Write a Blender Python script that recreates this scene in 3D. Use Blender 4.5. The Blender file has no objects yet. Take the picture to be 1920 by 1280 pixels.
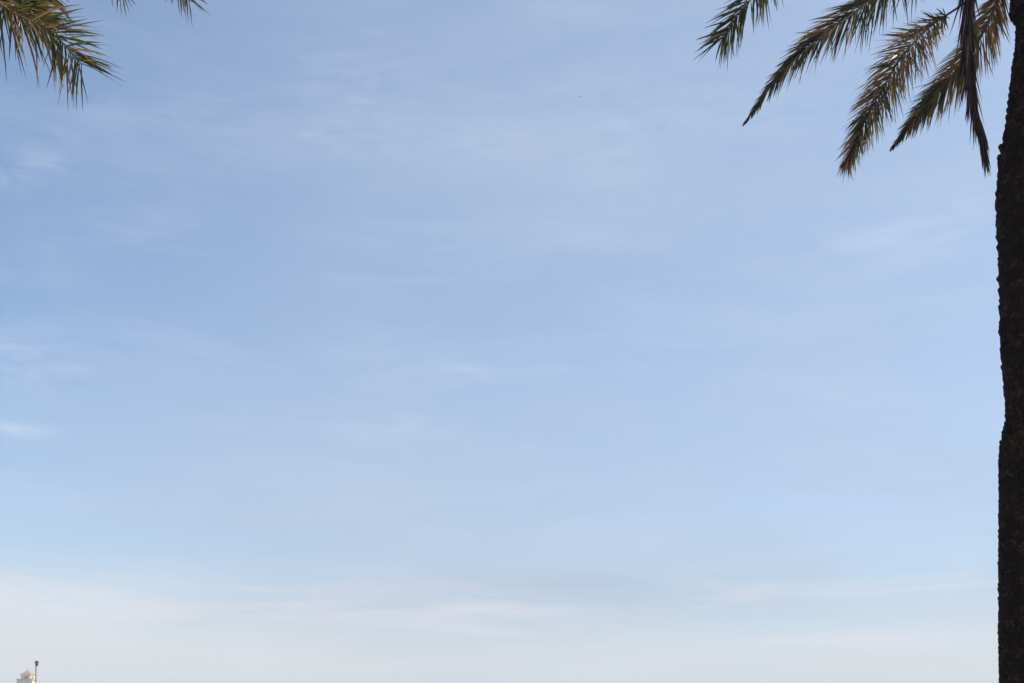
import bpy, math, random
from mathutils import Vector, noise
C = bpy.context.scene
COL = C.collection
R = math.radians

# ------------------------------------------------------------------ camera
F_PX, HOR = 2059.0, 1400.0            # focal length and horizon row, in pixels of the 1920-wide photograph
EYE = 1.6
cd = bpy.data.cameras.new('camera'); cam = bpy.data.objects.new('camera', cd); COL.objects.link(cam); C.camera = cam
cd.sensor_width = 36; cd.lens = 36 * F_PX / 1920; cd.shift_y = (HOR - 640) / 1920
cd.clip_start = 0.1; cd.clip_end = 6000
cam.location = (0, 0, EYE); cam.rotation_euler = (R(90), 0, 0)

# ------------------------------------------------------------------ sky, sun, exposure
SUN_EL, SUN_AZ = 47.0, 86.0          # azimuth clockwise from +Y (the view direction)
w = bpy.data.worlds.new('World'); C.world = w; w.use_nodes = True
nt = w.node_tree; N = nt.nodes; L = nt.links; N.clear()
def node(t, **k):
    n = N.new(t)
    for a, b in k.items(): setattr(n, a, b)
    return n
def vmath(op, a, b=None):
    n = node('ShaderNodeMath', operation=op)
    for i, v in enumerate((a, b)):
        if v is None: continue
        if hasattr(v, 'links'): L.new(v, n.inputs[i])
        else: n.inputs[i].default_value = v
    return n.outputs[0]
sky = node('ShaderNodeTexSky', sky_type='NISHITA', sun_disc=False, sun_elevation=R(SUN_EL), sun_rotation=R(SUN_AZ),
           air_density=1.0, dust_density=1.0, ozone_density=1.4)
bg = node('ShaderNodeBackground'); bg.inputs[1].default_value = 0.14; L.new(sky.outputs[0], bg.inputs[0])
bgc = node('ShaderNodeBackground'); bgc.inputs[0].default_value = (0.37, 0.455, 0.565, 1); bgc.inputs[1].default_value = 1.0
bgl = node('ShaderNodeBackground'); bgl.inputs[0].default_value = (0.625, 0.625, 0.625, 1); bgl.inputs[1].default_value = 1.0
tc = node('ShaderNodeTexCoord'); sp = node('ShaderNodeSeparateXYZ'); L.new(tc.outputs['Generated'], sp.inputs[0])
zc = vmath('ADD', vmath('MAXIMUM', sp.outputs[2], 0.0), 0.10)
u = vmath('DIVIDE', sp.outputs[0], zc); v = vmath('DIVIDE', sp.outputs[1], zc)
cb = node('ShaderNodeCombineXYZ'); L.new(u, cb.inputs[0]); L.new(v, cb.inputs[1])
def cloud(scale, stretch, rot, lo, hi, detail=6, rough=0.55, loc=(0, 0, 0)):
    mp = node('ShaderNodeMapping'); mp.inputs['Scale'].default_value = stretch; mp.inputs['Rotation'].default_value = (0, 0, R(rot))
    mp.inputs['Location'].default_value = loc
    L.new(cb.outputs[0], mp.inputs[0])
    n = node('ShaderNodeTexNoise'); n.inputs['Scale'].default_value = scale; n.inputs['Detail'].default_value = detail
    n.inputs['Roughness'].default_value = rough; n.inputs['Distortion'].default_value = 0.6
    L.new(mp.outputs[0], n.inputs['Vector'])
    r = node('ShaderNodeMapRange', interpolation_type='SMOOTHSTEP'); r.inputs[1].default_value = lo; r.inputs[2].default_value = hi
    L.new(n.outputs[0], r.inputs[0]); return r.outputs[0]
veil = cloud(0.55, (1.0, 1.0, 1), 0, 0.30, 0.75, 3, 0.5, (3.1, 1.2, 0))      # broad thin cirrostratus
wisp = cloud(1.6, (0.45, 1.5, 1), 28, 0.48, 0.80, 9, 0.62)                  # finer streaks
fac = vmath('ADD', vmath('MULTIPLY', veil, 0.34), vmath('MULTIPLY', wisp, 0.28))
side_ = node('ShaderNodeMapRange', clamp=True); side_.inputs[1].default_value = -0.42; side_.inputs[2].default_value = -0.12; side_.inputs[3].default_value = -0.10; side_.inputs[4].default_value = 0.20
L.new(sp.outputs[0], side_.inputs[0])
lowv = node('ShaderNodeMapRange', clamp=True); lowv.inputs[1].default_value = 0.36; lowv.inputs[2].default_value = 0.14; lowv.inputs[3].default_value = 0.0; lowv.inputs[4].default_value = 0.35
L.new(sp.outputs[2], lowv.inputs[0])
fac = vmath('ADD', vmath('ADD', fac, side_.outputs[0]), lowv.outputs[0])
m1 = node('ShaderNodeMixShader'); L.new(fac, m1.inputs[0]); L.new(bg.outputs[0], m1.inputs[1]); L.new(bgc.outputs[0], m1.inputs[2])
# low bank of thin cloud over the horizon, its top edge broken by noise
lown = cloud(0.5, (0.6, 0.35, 1), 0, 0.2, 0.8, 7, 0.6, (7, 2, 0))
edge = vmath('ADD', sp.outputs[2], vmath('MULTIPLY', vmath('SUBTRACT', lown, 0.5), 0.05))
edge = vmath('ADD', edge, vmath('MULTIPLY', sp.outputs[0], 0.018))
lr = node('ShaderNodeMapRange', interpolation_type='SMOOTHSTEP'); lr.inputs[1].default_value = 0.155; lr.inputs[2].default_value = 0.055
lr.inputs[3].default_value = 0; lr.inputs[4].default_value = 0.76; L.new(edge, lr.inputs[0])
m2 = node('ShaderNodeMixShader'); L.new(lr.outputs[0], m2.inputs[0]); L.new(m1.outputs[0], m2.inputs[1]); L.new(bgl.outputs[0], m2.inputs[2])
# separate wisps of cirrus standing in their own directions of the sky, fibrous along the horizontal
az = vmath('ARCTAN2', sp.outputs[0], sp.outputs[1]); el = vmath('ARCSINE', sp.outputs[2])
cb2 = node('ShaderNodeCombineXYZ'); L.new(az, cb2.inputs[0]); L.new(el, cb2.inputs[1])
def streak(sx, sy, rot, lo, hi, detail=9, rough=0.62, loc=0.0):
    mp = node('ShaderNodeMapping'); mp.inputs['Scale'].default_value = (sx, sy, 1); mp.inputs['Rotation'].default_value = (0, 0, R(rot)); mp.inputs['Location'].default_value = (loc, loc, 0)
    L.new(cb2.outputs[0], mp.inputs[0])
    n = node('ShaderNodeTexNoise'); n.inputs['Scale'].default_value = 1; n.inputs['Detail'].default_value = detail; n.inputs['Roughness'].default_value = rough; n.inputs['Distortion'].default_value = 0.8
    L.new(mp.outputs[0], n.inputs['Vector'])
    q = node('ShaderNodeMapRange', interpolation_type='SMOOTHSTEP'); q.inputs[1].default_value = lo; q.inputs[2].default_value = hi; L.new(n.outputs[0], q.inputs[0])
    return q.outputs[0]
def around(a0, e0, ra, re):
    p = vmath('POWER', vmath('DIVIDE', vmath('SUBTRACT', az, a0), ra), 2.0); q = vmath('POWER', vmath('DIVIDE', vmath('SUBTRACT', el, e0), re), 2.0)
    return vmath('EXPONENT', vmath('MULTIPLY', vmath('ADD', p, q), -1.0))
tot_ = None
for a0, e0, ra, re, k in ((-0.138, 0.540, 0.05, 0.030, 0.42), (-0.405, 0.458, 0.030, 0.014, 0.42), (-0.430, 0.440, 0.022, 0.010, 0.4), (0.330, 0.410, 0.085, 0.018, 0.42), (0.39, 0.425, 0.06, 0.02, 0.25),
                          (-0.425, 0.310, 0.07, 0.018, 0.5), (-0.43, 0.330, 0.05, 0.012, 0.35), (-0.427, 0.258, 0.032, 0.006, 0.75), (-0.112, 0.280, 0.05, 0.014, 0.45), (-0.02, 0.33, 0.14, 0.010, 0.35), (-0.18, 0.50, 0.20, 0.012, 0.3), (0.16, 0.52, 0.16, 0.03, 0.3)):
    g_ = vmath('MULTIPLY', around(a0, e0, ra, re), k); tot_ = g_ if tot_ is None else vmath('ADD', tot_, g_)
wf = vmath('MULTIPLY', vmath('MULTIPLY', tot_, streak(16, 75, 10, 0.33, 0.75)), 0.50)
wf = vmath('ADD', wf, vmath('MULTIPLY', streak(5, 26, 4, 0.42, 0.8, loc=3.0), 0.13))
bgw = node('ShaderNodeBackground'); bgw.inputs[0].default_value = (0.60, 0.66, 0.74, 1); bgw.inputs[1].default_value = 1.0
m3 = node('ShaderNodeMixShader'); L.new(wf, m3.inputs[0]); L.new(m2.outputs[0], m3.inputs[1]); L.new(bgw.outputs[0], m3.inputs[2])
# long faint pinkish streaks lying in the low bank
lowb = around(0.0, 0.115, 3.0, 0.045)
pf = vmath('MULTIPLY', vmath('MULTIPLY', lowb, streak(3.5, 38, 2, 0.45, 0.75, loc=8.0)), 0.45)
bgp = node('ShaderNodeBackground'); bgp.inputs[0].default_value = (0.73, 0.66, 0.68, 1); bgp.inputs[1].default_value = 1.0
m4 = node('ShaderNodeMixShader'); L.new(pf, m4.inputs[0]); L.new(m3.outputs[0], m4.inputs[1]); L.new(bgp.outputs[0], m4.inputs[2])
out = node('ShaderNodeOutputWorld'); L.new(m4.outputs[0], out.inputs[0])

sd = bpy.data.lights.new('sun', 'SUN'); sun = bpy.data.objects.new('sun', sd); COL.objects.link(sun)
sd.energy = 4.0; sd.angle = R(0.5); sd.color = (1.0, 0.93, 0.82)
sdir = Vector((math.sin(R(SUN_AZ)) * math.cos(R(SUN_EL)), math.cos(R(SUN_AZ)) * math.cos(R(SUN_EL)), math.sin(R(SUN_EL))))
sun.rotation_euler = sdir.to_track_quat('Z', 'Y').to_euler()
vs = C.view_settings; vs.view_transform = 'Standard'; vs.look = 'None'; vs.exposure = 0.415; vs.gamma = 1
C.cycles.volume_bounces = 0; C.cycles.max_bounces = 6; C.cycles.transparent_max_bounces = 8

# ------------------------------------------------------------------ helpers
def P(px, py, d):
    """the point that stands d metres ahead, seen at pixel px, py of the photograph"""
    return Vector(((px - 960) / F_PX * d, d, EYE + (HOR - py) / F_PX * d))
def to_px(p): return (960 + p.x / p.y * F_PX, HOR - (p.z - EYE) / p.y * F_PX)
def obj(name, vs_, fs, mat, parent=None, smooth=False, face_vals=None):
    m = bpy.data.meshes.new(name); m.from_pydata([tuple(q) for q in vs_], [], fs)
    mats = mat if isinstance(mat, list) else [mat]
    for k in mats: m.materials.append(k)
    if face_vals:
        a = m.attributes.new('paleness', 'FLOAT', 'FACE'); a.data.foreach_set('value', face_vals)
    if smooth: m.polygons.foreach_set('use_smooth', [True] * len(m.polygons))
    m.update()
    o = bpy.data.objects.new(name, m); COL.objects.link(o)
    if parent: o.parent = parent; o.matrix_parent_inverse = parent.matrix_world.inverted()
    return o
def thing(name, label, cat, loc, group=None):
    o = bpy.data.objects.new(name, None); COL.objects.link(o); o.location = loc; o.empty_display_size = 0.3
    o['label'] = label; o['category'] = cat
    if group: o['group'] = group
    bpy.context.view_layer.update(); return o
def lathe(prof, n=16, cx=0, cy=0):
    V = []; Fc = []
    for r, z in prof:
        for i in range(n): a = 2 * math.pi * i / n; V.append((cx + r * math.cos(a), cy + r * math.sin(a), z))
    for k in range(len(prof) - 1):
        for i in range(n):
            j = (i + 1) % n; Fc.append((k * n + i, k * n + j, (k + 1) * n + j, (k + 1) * n + i))
    Fc.append(tuple(range(n))[::-1]); Fc.append(tuple((len(prof) - 1) * n + i for i in range(n)))
    return V, Fc
def box(V, Fc, x0, x1, y0, y1, z0, z1):
    b = len(V)
    V += [(x0, y0, z0), (x1, y0, z0), (x1, y1, z0), (x0, y1, z0), (x0, y0, z1), (x1, y0, z1), (x1, y1, z1), (x0, y1, z1)]
    Fc += [tuple(b + i for i in q) for q in ((3, 2, 1, 0), (4, 5, 6, 7), (0, 1, 5, 4), (1, 2, 6, 5), (2, 3, 7, 6), (3, 0, 4, 7))]

def mat(name, col, rough=0.7, col2=None, scale=5.0, bump=0.0, attr=None, spec=0.4, trans=0.0, detail=5, lo=0.35, hi=0.65, grain=False, tcol=((0.13, 0.17, 0.03), (0.5, 0.30, 0.11))):
    m = bpy.data.materials.new(name); m.use_nodes = True; t = m.node_tree; n = t.nodes; l = t.links
    b = n['Principled BSDF']; b.inputs['Roughness'].default_value = rough; b.inputs['Specular IOR Level'].default_value = spec
    b.inputs['Base Color'].default_value = (*col, 1)
    src = None
    if col2:
        tcn = n.new('ShaderNodeTexCoord'); nz = n.new('ShaderNodeTexNoise'); nz.inputs['Scale'].default_value = scale; nz.inputs['Detail'].default_value = detail
        l.new(tcn.outputs['Object'], nz.inputs['Vector'])
        if attr:
            at = n.new('ShaderNodeAttribute'); at.attribute_name = attr; f = at.outputs['Fac']
            if grain:
                mr = n.new('ShaderNodeMapRange'); mr.inputs[1].default_value = 0.40; mr.inputs[2].default_value = 0.70; mr.inputs[4].default_value = 1.3; l.new(nz.outputs[0], mr.inputs[0])
                ad = n.new('ShaderNodeMath'); ad.operation = 'ADD'; ad.inputs[1].default_value = 0.06; l.new(f, ad.inputs[0])
                mu = n.new('ShaderNodeMath'); mu.operation = 'MULTIPLY'; l.new(ad.outputs[0], mu.inputs[0]); l.new(mr.outputs[0], mu.inputs[1]); f = mu.outputs[0]
        else:
            mr = n.new('ShaderNodeMapRange'); mr.inputs[1].default_value = lo; mr.inputs[2].default_value = hi; l.new(nz.outputs[0], mr.inputs[0]); f = mr.outputs[0]
        mx = n.new('ShaderNodeMix'); mx.data_type = 'RGBA'; mx.inputs['A'].default_value = (*col, 1); mx.inputs['B'].default_value = (*col2, 1)
        l.new(f, mx.inputs['Factor']); src = mx.outputs['Result']; l.new(src, b.inputs['Base Color'])
        if bump:
            bp = n.new('ShaderNodeBump'); bp.inputs['Strength'].default_value = bump; bp.inputs['Distance'].default_value = 0.02
            l.new(nz.outputs[0], bp.inputs['Height']); l.new(bp.outputs[0], b.inputs['Normal'])
    if trans:
        tr = n.new('ShaderNodeBsdfTranslucent'); tr.inputs[0].default_value = (*col, 1)
        if src:
            m2_ = n.new('ShaderNodeMix'); m2_.data_type = 'RGBA'; l.new(f, m2_.inputs['Factor'])
            m2_.inputs['A'].default_value = (*tcol[0], 1); m2_.inputs['B'].default_value = (*tcol[1], 1); l.new(m2_.outputs['Result'], tr.inputs[0])
        ms = n.new('ShaderNodeMixShader'); ms.inputs[0].default_value = trans
        l.new(b.outputs[0], ms.inputs[1]); l.new(tr.outputs[0], ms.inputs[2]); l.new(ms.outputs[0], n['Material Output'].inputs[0])
    return m
M_LEAF = mat('palm_leaflet', (0.012, 0.019, 0.006), 0.42, (0.40, 0.235, 0.095), attr='paleness', spec=0.4, trans=0.30)  # second colour covers withered leaflets and painted sunlit highlights alike
M_DEAD = mat('dead_leaflet', (0.016, 0.006, 0.006), 0.8, (0.075, 0.032, 0.022), attr='paleness', trans=0.05, tcol=((0.03, 0.012, 0.01), (0.12, 0.05, 0.03)))
M_RIB = mat('palm_midrib', (0.20, 0.14, 0.09), 0.75, (0.10, 0.07, 0.04), 8, spec=0.2)
M_STALK = mat('palm_stalk', (0.05, 0.03, 0.02), 0.6, (0.03, 0.02, 0.014), 8)
M_BARK = mat('palm_bark', (0.006, 0.004, 0.003), 0.95, (0.105, 0.052, 0.030), 30, 0.8, spec=0.08, attr='paleness', grain=True)
M_BARK2 = mat('palm_bark_lit', (0.035, 0.022, 0.015), 0.95, (0.12, 0.08, 0.05), 14, 0.6, spec=0.15)

# ------------------------------------------------------------------ palms
def smooth_path(pts, n=48):
    """Catmull-Rom through the points, resampled to even steps"""
    p = [pts[0] * 2 - pts[1]] + list(pts) + [pts[-1] * 2 - pts[-2]]
    out_ = []
    for i in range(1, len(p) - 2):
        a, b, c, d = p[i - 1], p[i], p[i + 1], p[i + 2]
        for k in range(24):
            t = k / 24
            out_.append(0.5 * ((2 * b) + (c - a) * t + (2 * a - 5 * b + 4 * c - d) * t * t + (3 * b - a - 3 * c + d) * t ** 3))
    out_.append(pts[-1].copy())
    s = [0]
    for a, b in zip(out_, out_[1:]): s.append(s[-1] + (b - a).length)
    res = []; j = 0
    for k in range(n):
        q = s[-1] * k / (n - 1)
        while j < len(s) - 2 and s[j + 1] < q: j += 1
        f = (q - s[j]) / max(1e-9, s[j + 1] - s[j]); res.append(out_[j].lerp(out_[j + 1], min(1, f)))
    return res, s[-1]

def frond(parent, pts, rnd, face=None, L0=0.38, start=0.22, pairs=105, wid=0.022, a0=58, a1=24, dry=0.25, droop=0.35,
          dead=False, rib=0.022, scatter=1.0, plume=1.0, dry_zone=None, stalk=None, tip=0.50):
    path, ln = smooth_path(pts, 60)
    n = len(path)
    T = [(path[min(n - 1, i + 1)] - path[max(0, i - 1)]).normalized() for i in range(n)]
    ref = Vector((0, 0, 1)) if face is None else Vector(face)
    Nn = []
    for t in T:
        q = ref - t * ref.dot(t)
        if q.length < 0.15: q = (Nn[-1] if Nn else Vector((0, -1, 0))); q = q - t * q.dot(t)
        Nn.append(q.normalized())
    # midrib: a tapering tube, wider than deep, flared where it leaves the trunk
    V = []; Fc = []; k6 = 7
    for i in range(n):
        f = i / (n - 1); r = rib * (1 - f) ** 0.8 + 0.0022 + rib * 1.2 * max(0, 1 - f / 0.12) ** 2
        B = T[i].cross(Nn[i])
        for k in range(k6):
            a = 2 * math.pi * k / k6; V.append(path[i] + B * (r * math.cos(a)) + Nn[i] * (r * 0.62 * math.sin(a)))
    for i in range(n - 1):
        for k in range(k6):
            j = (k + 1) % k6; Fc.append((i * k6 + k, i * k6 + j, (i + 1) * k6 + j, (i + 1) * k6 + k))
    Fc.append(tuple(range(k6))[::-1]); Fc.append(tuple((n - 1) * k6 + k for k in range(k6)))
    inv = parent.matrix_world.inverted()
    fr = obj('frond', V, Fc, stalk or M_RIB, parent, True)
    # leaflets
    V = []; Fc = []; val = []
    for i in range(pairs * 2):
        s = 1 if i % 2 else -1
        t = start + (1 - start) * ((i // 2 + rnd.random() * 0.7) / pairs)
        t = min(t, 0.998)
        x = t * (n - 1); j = min(n - 2, int(x)); f = x - j
        o = path[j].lerp(path[j + 1], f); tt = T[j].lerp(T[j + 1], f).normalized(); nn = Nn[j].lerp(Nn[j + 1], f).normalized()
        B = tt.cross(nn).normalized() * s
        g = (t - start) / (1 - start)
        prof = min(1, 0.32 + g * 3.6) * (1 - tip * max(0, (g - 0.5) / 0.5) ** 1.3)
        ll = L0 * prof * rnd.uniform(0.78, 1.10) * plume
        ang = R((a0 + (a1 - a0) * g) + rnd.gauss(0, 6) * scatter)
        rank = rnd.choice((-28, -8, 14, 38)) + rnd.gauss(0, 7) * scatter
        if dead: rank = rnd.uniform(-70, 70); ang = abs(ang)
        d = (tt * math.cos(ang) + (B * math.cos(R(rank)) + nn * math.sin(R(rank))) * math.sin(ang)).normalized()
        side = d.cross(nn); side = side.normalized() if side.length > 0.05 else B
        roll = rnd.gauss(0, 0.5) * scatter
        up = side.cross(d).normalized()
        wd = (side * math.cos(roll) + up * math.sin(roll)); fold = (up * math.cos(roll) - side * math.sin(roll))
        dv = min(1, max(0, rnd.gauss(0.75, 0.15) if rnd.random() < dry * 0.75 else rnd.gauss(0.05, 0.06)))  # a share of leaflets coloured pale: withered ones plus painted sun highlights
        if dry_zone and dry_zone[0] < t < dry_zone[1]: dv = min(1, dv + max(0, rnd.uniform(-0.25, 0.6)))  # stretch coloured paler, for withered leaflets and for sunlight on them
        if rnd.random() < 0.04: dv = rnd.uniform(0.7, 1.0)
        if not dead and (rnd.random() < 0.06 or noise.noise((i * 0.11, path[0].z * 7, L0 * 31)) > 0.42): continue
        dr = droop * rnd.uniform(0.5, 1.4); seg = 5
        if not dead and rnd.random() < 0.07: dr += rnd.uniform(0.4, 0.8); ll *= 0.62
        b0 = len(V); wl = wid * rnd.uniform(0.75, 1.15)
        curl = rnd.gauss(0, 0.05)
        for k in range(seg + 1):
            q = k / seg
            c = o + d * (ll * q) + Vector((0, 0, -1)) * (dr * ll * q * q) + wd * (curl * ll * q * q)
            ww = wl * (0.35 + 1.1 * q if q < 0.4 else 0.79 * (1 - (q - 0.4) / 0.6) ** 0.7 + 0.02) * 0.5
            if k == seg: ww = 0.0006
            V += [c - wd * ww + fold * ww * 0.55, c, c + wd * ww + fold * ww * 0.55]
        for k in range(seg):
            a = b0 + 3 * k
            Fc += [(a, a + 1, a + 4, a + 3), (a + 1, a + 2, a + 5, a + 4)]
            tipdry = max(0, k - 2) * 0.04
            val += [min(1, dv + tipdry)] * 2
    lf = obj('leaflets', V, Fc, M_DEAD if dead else M_LEAF, fr, False, val)
    return fr

def trunk(parent, base, height, rfun, rnd, name='trunk', pitch=0.050, around=13, mats=None, twist=0.5):
    """rough core with a spiral of old leaf bases standing out of it"""
    V = []; Fc = []; n = 40; rows = int(height / 0.05)
    ox, oy = base.x, base.y
    def cx(z): return rfun(z)
    for i in range(rows + 1):
        z = height * i / rows; dx, r = rfun(z)
        for k in range(n):
            a = 2 * math.pi * k / n
            rr = r * 0.93 + 0.022 * noise.noise((math.cos(a) * 3, math.sin(a) * 3, z * 4)) + 0.012 * noise.noise((math.cos(a) * 11, math.sin(a) * 11, z * 17))
            V.append((ox + dx + rr * math.cos(a), oy + rr * math.sin(a), z))
    for i in range(rows):
        for k in range(n):
            j = (k + 1) % n; Fc.append((i * n + k, i * n + j, (i + 1) * n + j, (i + 1) * n + k))
    Fc.append(tuple(rows * n + k for k in range(n)))
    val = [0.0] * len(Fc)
    tot = int(height / pitch * around)
    for q in range(tot):
        z = height * (q + 0.5) / tot; dx, r = rfun(z)
        a = q * 2 * math.pi * 0.38196 * 1.0 + rnd.gauss(0, 0.05)
        er = Vector((math.cos(a), math.sin(a), 0)); et = Vector((-math.sin(a), math.cos(a), 0)); ez = Vector((0, 0, 1))
        c = Vector((ox + dx, oy, z + rnd.gauss(0, 0.008)))
        wdt = 2 * math.pi * r / around * rnd.uniform(0.42, 0.60) * 1.25
        h = rnd.uniform(0.045, 0.07); pr = r * (rnd.uniform(0.975, 1.085) + (0.03 if rnd.random() < 0.1 else 0) if z > 4.9 else rnd.uniform(0.985, 1.02))
        tl = rnd.gauss(0, 0.012)
        b = len(V); ri = r * 0.86
        # a wedge: wide at the bottom edge, its cut top lip standing proud
        pts = [(-wdt, 0.0, ri), (wdt, 0.0, ri), (wdt * 0.62, h, pr - 0.006), (-wdt * 0.62, h, pr - 0.006),
               (-wdt * 0.9, -0.02, r * 0.95), (wdt * 0.9, -0.02, r * 0.95), (wdt * 0.5, h * 1.22, ri), (-wdt * 0.5, h * 1.22, ri), (0, h * 0.86, pr + 0.006), (0, -0.035, r * 0.955)]
        for x, zz, rad in pts: V.append(c + er * rad + et * (x + tl) + ez * (zz + tl * 0.4))
        Fc += [(b + 4, b + 9, b + 8, b + 3), (b + 9, b + 5, b + 2, b + 8), (b + 3, b + 8, b + 6, b + 7), (b + 8, b + 2, b + 6), (b, b + 4, b + 3, b + 7), (b + 5, b + 1, b + 6, b + 2), (b, b + 1, b + 5, b + 9, b + 4)]
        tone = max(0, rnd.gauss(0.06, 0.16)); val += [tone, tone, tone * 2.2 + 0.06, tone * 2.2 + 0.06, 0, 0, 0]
    return obj(name, V, Fc, mats or M_BARK, parent, False, val)

def crown_fill(parent, c, rnd, count, length, keep_out=True, dry=0.25, L0=0.40):
    """fronds all round the crown; those that would hang into the clear sky of the view are left out, as on the real tree"""
    made = 0; i = 0
    while made < count and i < count * 6:
        i += 1; az = i * 2.39996 + rnd.gauss(0, 0.15); u_ = (i % 13) / 12
        el = R(80 - 95 * u_ + rnd.gauss(0, 5)); ln = length * rnd.uniform(0.82, 1.05)
        h = Vector((math.cos(az), math.sin(az), 0)); pts = []; pos = c + h * 0.16; e = el
        for k in range(7):
            pts.append(pos.copy()); pos = pos + (h * math.cos(e) + Vector((0, 0, math.sin(e)))) * (ln / 6)
            e -= R(9 + 6 * (k > 2) + rnd.uniform(0, 7))
        bad = False
        for p in pts:
            if p.y < 1.5: bad = bad or p.y < 0.6; continue
            x, y = to_px(p); mg = (L0 + 0.12) / p.y * F_PX
            if -mg < x < 1920 + mg and y > -mg: bad = True
        if bad and keep_out: continue
        side = h.cross(Vector((0, 0, 1)))
        frond(parent, pts, rnd, face=Vector((0, 0, 1)) + side * rnd.uniform(-0.5, 0.5), L0=L0, dry=dry, pairs=70)
        made += 1

# --- right palm: its trunk fills the right edge of the view
DR = 11.0
SC = DR / F_PX
EDGE = [(1280, 1871), (1180, 1870), (1060, 1870), (940, 1871), (870, 1871), (830, 1873), (808, 1879), (790, 1886), (740, 1883), (700, 1880), (650, 1876), (610, 1875),
        (560, 1875), (500, 1874), (450, 1872), (400, 1871), (350, 1871), (300, 1873), (280, 1877), (262, 1882), (230, 1886), (200, 1889), (150, 1894), (120, 1897), (90, 1902), (60, 1903), (36, 1902), (28, 1893), (-60, 1893), (-150, 1900)]
CX_PX = 1926
def rf_right(z):
    py = HOR - (z - EYE) / SC
    if py >= EDGE[0][0]: e = 1871 - (py - 1280) * 0.004
    elif py <= EDGE[-1][0]: e = EDGE[-1][1]
    else:
        for (a, ea), (b, eb) in zip(EDGE, EDGE[1:]):
            if a >= py >= b: e = ea + (eb - ea) * (a - py) / (a - b); break
    r = (CX_PX - e - (4 if py < 800 else 6)) * SC
    if z < 0.6: r += 0.10 * (1 - z / 0.6) ** 2
    return 0.0, r
rnd = random.Random(7)
bx = (CX_PX - 960) * SC
palmR = thing('palm_tree', 'tall date palm at the right edge with a dark rough trunk and drooping fronds', 'palm tree', (bx, DR, 0), 'date palms')
crR = P(CX_PX, -140, DR)
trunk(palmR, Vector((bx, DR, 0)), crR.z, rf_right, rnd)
CAMF = (0.05, -1, 0.35)
def FR(px_list, **k):
    return frond(palmR, [P(*q) for q in px_list], rnd, **k)
c0 = (1915, -125, DR)
# A: top left one, dark, fanned tip
FR([c0, (1800, -290, 10.9), (1640, -320, 10.7), (1500, -170, 10.5), (1426, -28, 10.4), (1384, 28, 10.4), (1354, 74, 10.4)], face=CAMF, L0=0.46, a0=52, a1=30, dry=0.05, droop=0.14, pairs=300, wid=0.023, tip=0.32)
# B: long diagonal one ending in a spear
FR([c0, (1800, -140, 10.8), (1690, -45, 10.6), (1610, 18, 10.5), (1530, 76, 10.4), (1462, 142, 10.4), (1395, 233, 10.4)], face=CAMF, L0=0.43, a0=50, a1=10, dry=0.26, droop=0.16, pairs=310, wid=0.019, tip=0.93)
# C: bare stalk, then a bushy curved plume with leaflets coloured as dry and as sunlit
FR([c0, (1860, -35, 10.9), (1800, 12, 10.8), (1742, 52, 10.7), (1690, 108, 10.6), (1650, 175, 10.6), (1612, 248, 10.6), (1590, 300, 10.6)], face=CAMF, L0=0.36, start=0.42, a0=62, a1=16, dry=0.58, droop=0.22, pairs=300, wid=0.018, stalk=M_STALK,
   rib=0.014, dry_zone=(0.45, 0.74), scatter=1.5)
# D: from above behind the hanging dead frond down to the left
FR([c0, (1897, -70, 11.1), (1872, 0, 11.2), (1835, 75, 11.3), (1785, 142, 11.4), (1728, 208, 11.4), (1671, 280, 11.4)], face=CAMF, L0=0.40, start=0.16, a0=48, a1=9, dry=0.32, droop=0.18, pairs=310, wid=0.019, dry_zone=(0.2, 0.6), tip=0.93)
# E: folded dead frond hanging straight down
FR([(1905, -110, 10.8), (1860, -160, 10.7), (1822, -110, 10.65), (1815, 0, 10.6), (1817, 90, 10.6), (1824, 180, 10.6), (1834, 225, 10.6), (1844, 276, 10.6)], face=CAMF, L0=0.52, start=0.26, a0=9, a1=2, dead=True, stalk=M_STALK,
   dry=0.3, droop=0.12, pairs=250, wid=0.024, rib=0.035, scatter=0.6)
crown_fill(palmR, crR, rnd, 30, 3.3)

# --- left palm: the trunk stands outside the view, only frond tips reach in
DL = 7.0
rnd = random.Random(21)
bxl = (-520 - 960) / F_PX * DL
palmL = thing('palm_tree', 'date palm reaching in at the top left corner with only its frond tips in view', 'palm tree', (bxl, DL, 0), 'date palms')
crL = P(-520, -230, DL)
trunk(palmL, Vector((bxl, DL, 0)), crL.z, lambda z: (0.0, 0.23 + 0.02 * math.sin(z * 3) + (0.1 * (1 - z / 0.6) ** 2 if z < 0.6 else 0)), rnd)
def FL(px_list, **k): return frond(palmL, [P(*q) for q in px_list], rnd, **k)
l0 = (-500, -220, DL)
FL([l0, (-380, -260, 6.9), (-220, -200, 6.8), (-90, -80, 6.7), (5, 11, 6.7), (94, 60, 6.7), (154, 122, 6.7)], face=CAMF, L0=0.42, a0=58, a1=44, dry=0.34, droop=0.14, pairs=270, wid=0.017, tip=0.38)
FL([l0, (-360, -200, 6.9), (-200, -130, 6.9), (-80, -60, 6.9), (10, -8, 6.9), (92, 36, 6.9)], face=CAMF, L0=0.38, a0=56, a1=34, dry=0.28, droop=0.30, pairs=240, wid=0.018)
FL([l0, (-340, -330, 7.0), (-180, -300, 7.0), (-60, -190, 7.0), (30, -70, 7.0), (85, 0, 7.0)], face=CAMF, L0=0.42, a0=58, a1=34, dry=0.32, droop=0.25, pairs=220, wid=0.018)
FL([l0, (-330, -360, 7.2), (-120, -380, 7.4), (60, -280, 7.5), (172, -100, 7.6), (232, -2, 7.6)], face=CAMF, L0=0.30, a0=50, a1=22, dry=0.10, droop=0.2, pairs=110, wid=0.016)
FL([l0, (-330, -420, 6.9), (-100, -470, 6.7), (120, -370, 6.6), (262, -130, 6.5), (356, 4, 6.5)], face=CAMF, L0=0.27, a0=50, a1=34, dry=0.08, droop=0.25, pairs=200, wid=0.018)
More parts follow.
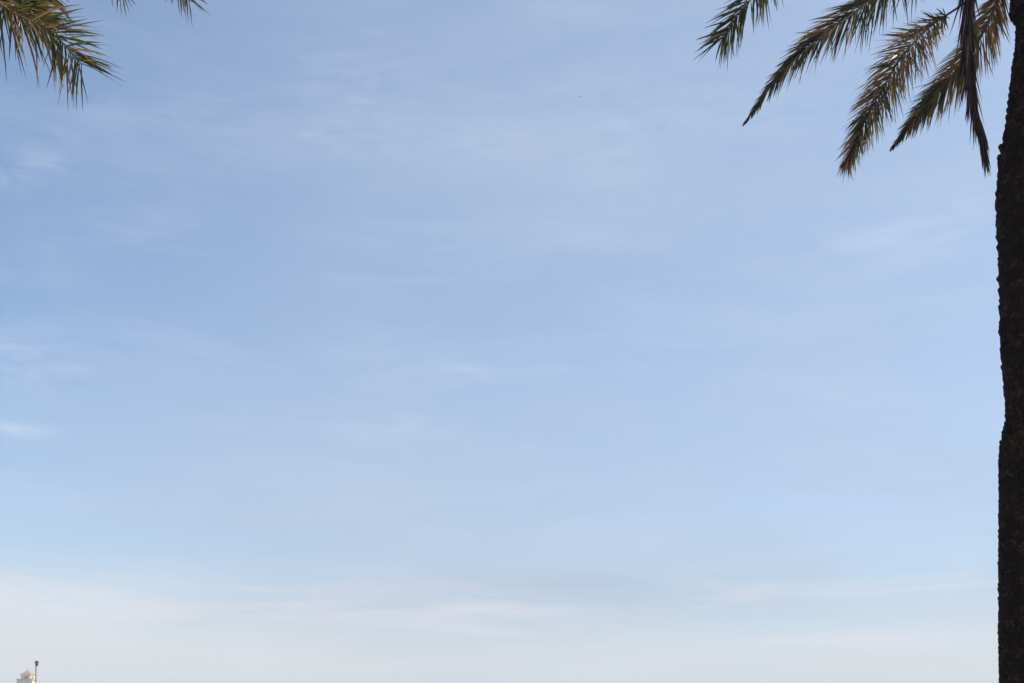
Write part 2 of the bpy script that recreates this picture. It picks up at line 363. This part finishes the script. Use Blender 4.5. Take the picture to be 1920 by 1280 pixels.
crown_fill(palmL, crL, rnd, 30, 2.9)

# ------------------------------------------------------------------ far bell tower and the street lamp before it
M_WALL = mat('lime_render', (0.74, 0.69, 0.56), 0.9, (0.66, 0.60, 0.47), 0.6)
M_TRIM = mat('stone_trim', (0.62, 0.58, 0.48), 0.85, (0.52, 0.47, 0.38), 1.5)
M_TILE = mat('clay_tile', (0.42, 0.29, 0.23), 0.85, (0.34, 0.22, 0.16), 1.2)
M_DARKOP = mat('belfry_shade', (0.06, 0.05, 0.045), 0.9)
DT = 400.0; S = DT / F_PX
tx = (52 - 960) * S
def tz(py): return EYE + (HOR - py) * S
tower = thing('bell_tower', 'pale far bell tower with a low red tiled roof at the bottom left corner', 'tower', (tx, DT, 0))
hw = 14 * S; bw = 9 * S; bxc = tx            # body and belfry half widths
zs = tz(1274); zt = tz(1265)                     # shoulder of the body, head of the belfry
def tbox(name, spans, m, par=tower):
    V = []; Fc = []
    for s_ in spans: box(V, Fc, *s_)
    return obj(name, V, Fc, m, par)
tbox('wall', [(tx - hw, tx + hw, DT - hw, DT + hw, 0, zs)], M_WALL)
tbox('cornice', [(tx - hw - 0.3, tx + hw + 0.3, DT - hw - 0.3, DT + hw + 0.3, zs, zs + 0.3)], M_TRIM)
for kx in (-1, 0, 1):
    tbox('window', [(tx + kx * 1.7 - 0.4, tx + kx * 1.7 + 0.4, DT - hw - 0.05, DT - hw + 0.1, zs - 3.4, zs - 1.5)], M_DARKOP)
zb = zs + 0.3; pw = bw * 0.5; walls = []
for sx in (-1, 1):
    for sy in (-1, 1):
        xs = sorted((tx + sx * bw, tx + sx * (bw - pw))); ys = sorted((DT + sy * bw, DT + sy * (bw - pw)))
        walls.append((xs[0], xs[1], ys[0], ys[1], zb, zt))
zh = zt - 0.45
walls += [(tx - bw + pw, tx + bw - pw, DT - bw, DT - bw + 0.5, zh, zt), (tx - bw + pw, tx + bw - pw, DT + bw - 0.5, DT + bw, zh, zt),
          (tx - bw, tx - bw + 0.5, DT - bw + pw, DT + bw - pw, zh, zt), (tx + bw - 0.5, tx + bw, DT - bw + pw, DT + bw - pw, zh, zt)]
tbox('belfry', walls, M_WALL)
V, Fc = lathe([(0.08, zt - 0.2), (0.2, zt - 0.4), (0.28, zt - 0.8), (0.42, zt - 1.1)], 14, tx, DT); obj('bell', V, Fc, M_DARKOP, tower, True)
tbox('cornice', [(tx - bw - 0.2, tx + bw + 0.2, DT - bw - 0.2, DT + bw + 0.2, zt, zt + 0.2)], M_TRIM)
e = bw + 0.3; zr = zt + 0.2; zp = tz(1255)
V = [(tx - e, DT - e, zr), (tx + e, DT - e, zr), (tx + e, DT + e, zr), (tx - e, DT + e, zr), (tx, DT, zp)]
obj('roof', V, [(3, 2, 1, 0), (0, 1, 4), (1, 2, 4), (2, 3, 4), (3, 0, 4)], M_TILE, tower)
V, Fc = lathe([(0.2, zp - 0.3), (0.28, zp + 0.2), (0.1, zp + 0.45), (0.05, tz(1249))], 10, tx, DT); obj('finial', V, Fc, M_TRIM, tower)

M_POLE = mat('lamp_pole_paint', (0.36, 0.31, 0.27), 0.5, (0.28, 0.24, 0.20), 6)
M_HEAD = mat('lamp_head_metal', (0.03, 0.035, 0.045), 0.45)
M_GLASS = mat('lamp_glass', (0.20, 0.22, 0.24), 0.25)
DP = 60.0; SP = DP / F_PX; lx = (68 - 960) * SP; zl = EYE + (HOR - 1247) * SP
lamp = thing('street_lamp', 'slim street lamp with a small dark head in front of the pale bell tower', 'street lamp', (lx, DP, 0))
V, Fc = lathe([(0.16, 0), (0.16, 0.35), (0.11, 0.45), (0.10, 0.8)], 16, lx, DP); obj('base', V, Fc, M_POLE, lamp, True)
V, Fc = lathe([(0.065, 0.8), (0.058, 3), (0.048, zl)], 14, lx, DP); obj('pole', V, Fc, M_POLE, lamp, True)
V, Fc = lathe([(0.05, zl), (0.07, zl + 0.02), (0.07, zl + 0.04), (0.05, zl + 0.05)], 14, lx + 0.03, DP); col_ = obj('collar', V, Fc, M_HEAD, lamp, True)
V, Fc = lathe([(0.06, zl + 0.05), (0.095, zl + 0.09), (0.10, zl + 0.15), (0.09, zl + 0.18)], 14, lx + 0.03, DP); obj('lamp_glass', V, Fc, M_GLASS, lamp, True)
V, Fc = lathe([(0.11, zl + 0.18), (0.10, zl + 0.22), (0.04, zl + 0.26), (0.012, zl + 0.29)], 14, lx + 0.03, DP); obj('lamp_cap', V, Fc, M_HEAD, lamp, True)

# ------------------------------------------------------------------ two small distant birds
M_BIRD = mat('bird_feathers', (0.22, 0.22, 0.23), 0.8)
def small_bird(px, py, d, label, rz, sc):
    c = P(px, py, d); V = []; Fc = []
    prof = [(-0.30, 0.01), (-0.22, 0.035), (-0.05, 0.065), (0.08, 0.06), (0.16, 0.035), (0.21, 0.038), (0.25, 0.022), (0.30, 0.004)]
    for x, r in prof:
        for k in range(8):
            a = 2 * math.pi * k / 8; V.append((x, r * math.cos(a), r * math.sin(a)))
    for i in range(len(prof) - 1):
        for k in range(8):
            j = (k + 1) % 8; Fc.append((i * 8 + k, i * 8 + j, (i + 1) * 8 + j, (i + 1) * 8 + k))
    for s in (-1, 1):
        b = len(V)
        st = [(0.08, -0.08, 0.04, 0.03), (0.13, -0.05, 0.30, 0.13), (0.05, -0.06, 0.55, 0.08), (-0.08, -0.10, 0.72, 0.02)]
        for xf, xr, y, z in st: V += [(xf, s * y, z), ((xf + xr) / 2, s * y, z + 0.018), (xr, s * y, z - 0.004)]
        for i in range(3):
            a = b + 3 * i; Fc += [(a, a + 1, a + 4, a + 3), (a + 1, a + 2, a + 5, a + 4), (a, a + 3, a + 5, a + 2)]
    b = len(V); V += [(-0.24, -0.03, 0), (-0.24, 0.03, 0), (-0.40, 0.07, 0), (-0.40, -0.07, 0), (-0.30, 0, 0.012)]
    Fc += [(b, b + 1, b + 2, b + 3), (b, b + 4, b + 1), (b + 1, b + 4, b + 2), (b + 2, b + 4, b + 3), (b + 3, b + 4, b)]
    o = obj('bird', V, Fc, M_BIRD); o.location = c; o.rotation_euler = (0, 0, R(rz)); o.scale = (sc,) * 3
    o['label'] = label; o['category'] = 'bird'; o['group'] = 'small birds far off in the sky'
small_bird(949, 540, 85, 'tiny dark speck of a bird near the centre of the sky', 55, 0.27)
small_bird(1087, 182, 68, 'tiny dark speck of a bird high in the upper sky', 100, 0.2)

# ------------------------------------------------------------------ ground
M_GROUND = mat('sandy_ground', (0.30, 0.26, 0.20), 0.95, (0.22, 0.19, 0.15), 0.35, 0.3)
V = [(0, 0, 0)]; Fc = []; nn_ = 48
for ring, rad in enumerate((30, 120, 400, 1000)):
    for k in range(nn_): a = 2 * math.pi * k / nn_; V.append((rad * math.cos(a), rad * math.sin(a), 0))
for k in range(nn_): Fc.append((0, 1 + k, 1 + (k + 1) % nn_))
for ring in range(3):
    for k in range(nn_):
        a = 1 + ring * nn_; j = (k + 1) % nn_; Fc.append((a + k, a + nn_ + k, a + nn_ + j, a + j))
g = obj('ground', V, Fc, M_GROUND); g['kind'] = 'structure'

# ------------------------------------------------------------------ haze
mh = bpy.data.materials.new('haze_air'); mh.use_nodes = True; t = mh.node_tree; t.nodes.clear()
pv = t.nodes.new('ShaderNodeVolumePrincipled'); pv.inputs['Color'].default_value = (0.82, 0.87, 0.93, 1); pv.inputs['Density'].default_value = 0.0007
pv.inputs['Anisotropy'].default_value = 0.0
mo = t.nodes.new('ShaderNodeOutputMaterial'); t.links.new(pv.outputs[0], mo.inputs['Volume'])
V = []; Fc = []; box(V, Fc, -1020, 1020, -1020, 1020, -1, 46)
hz = obj('haze', V, Fc, mh); hz['kind'] = 'stuff'
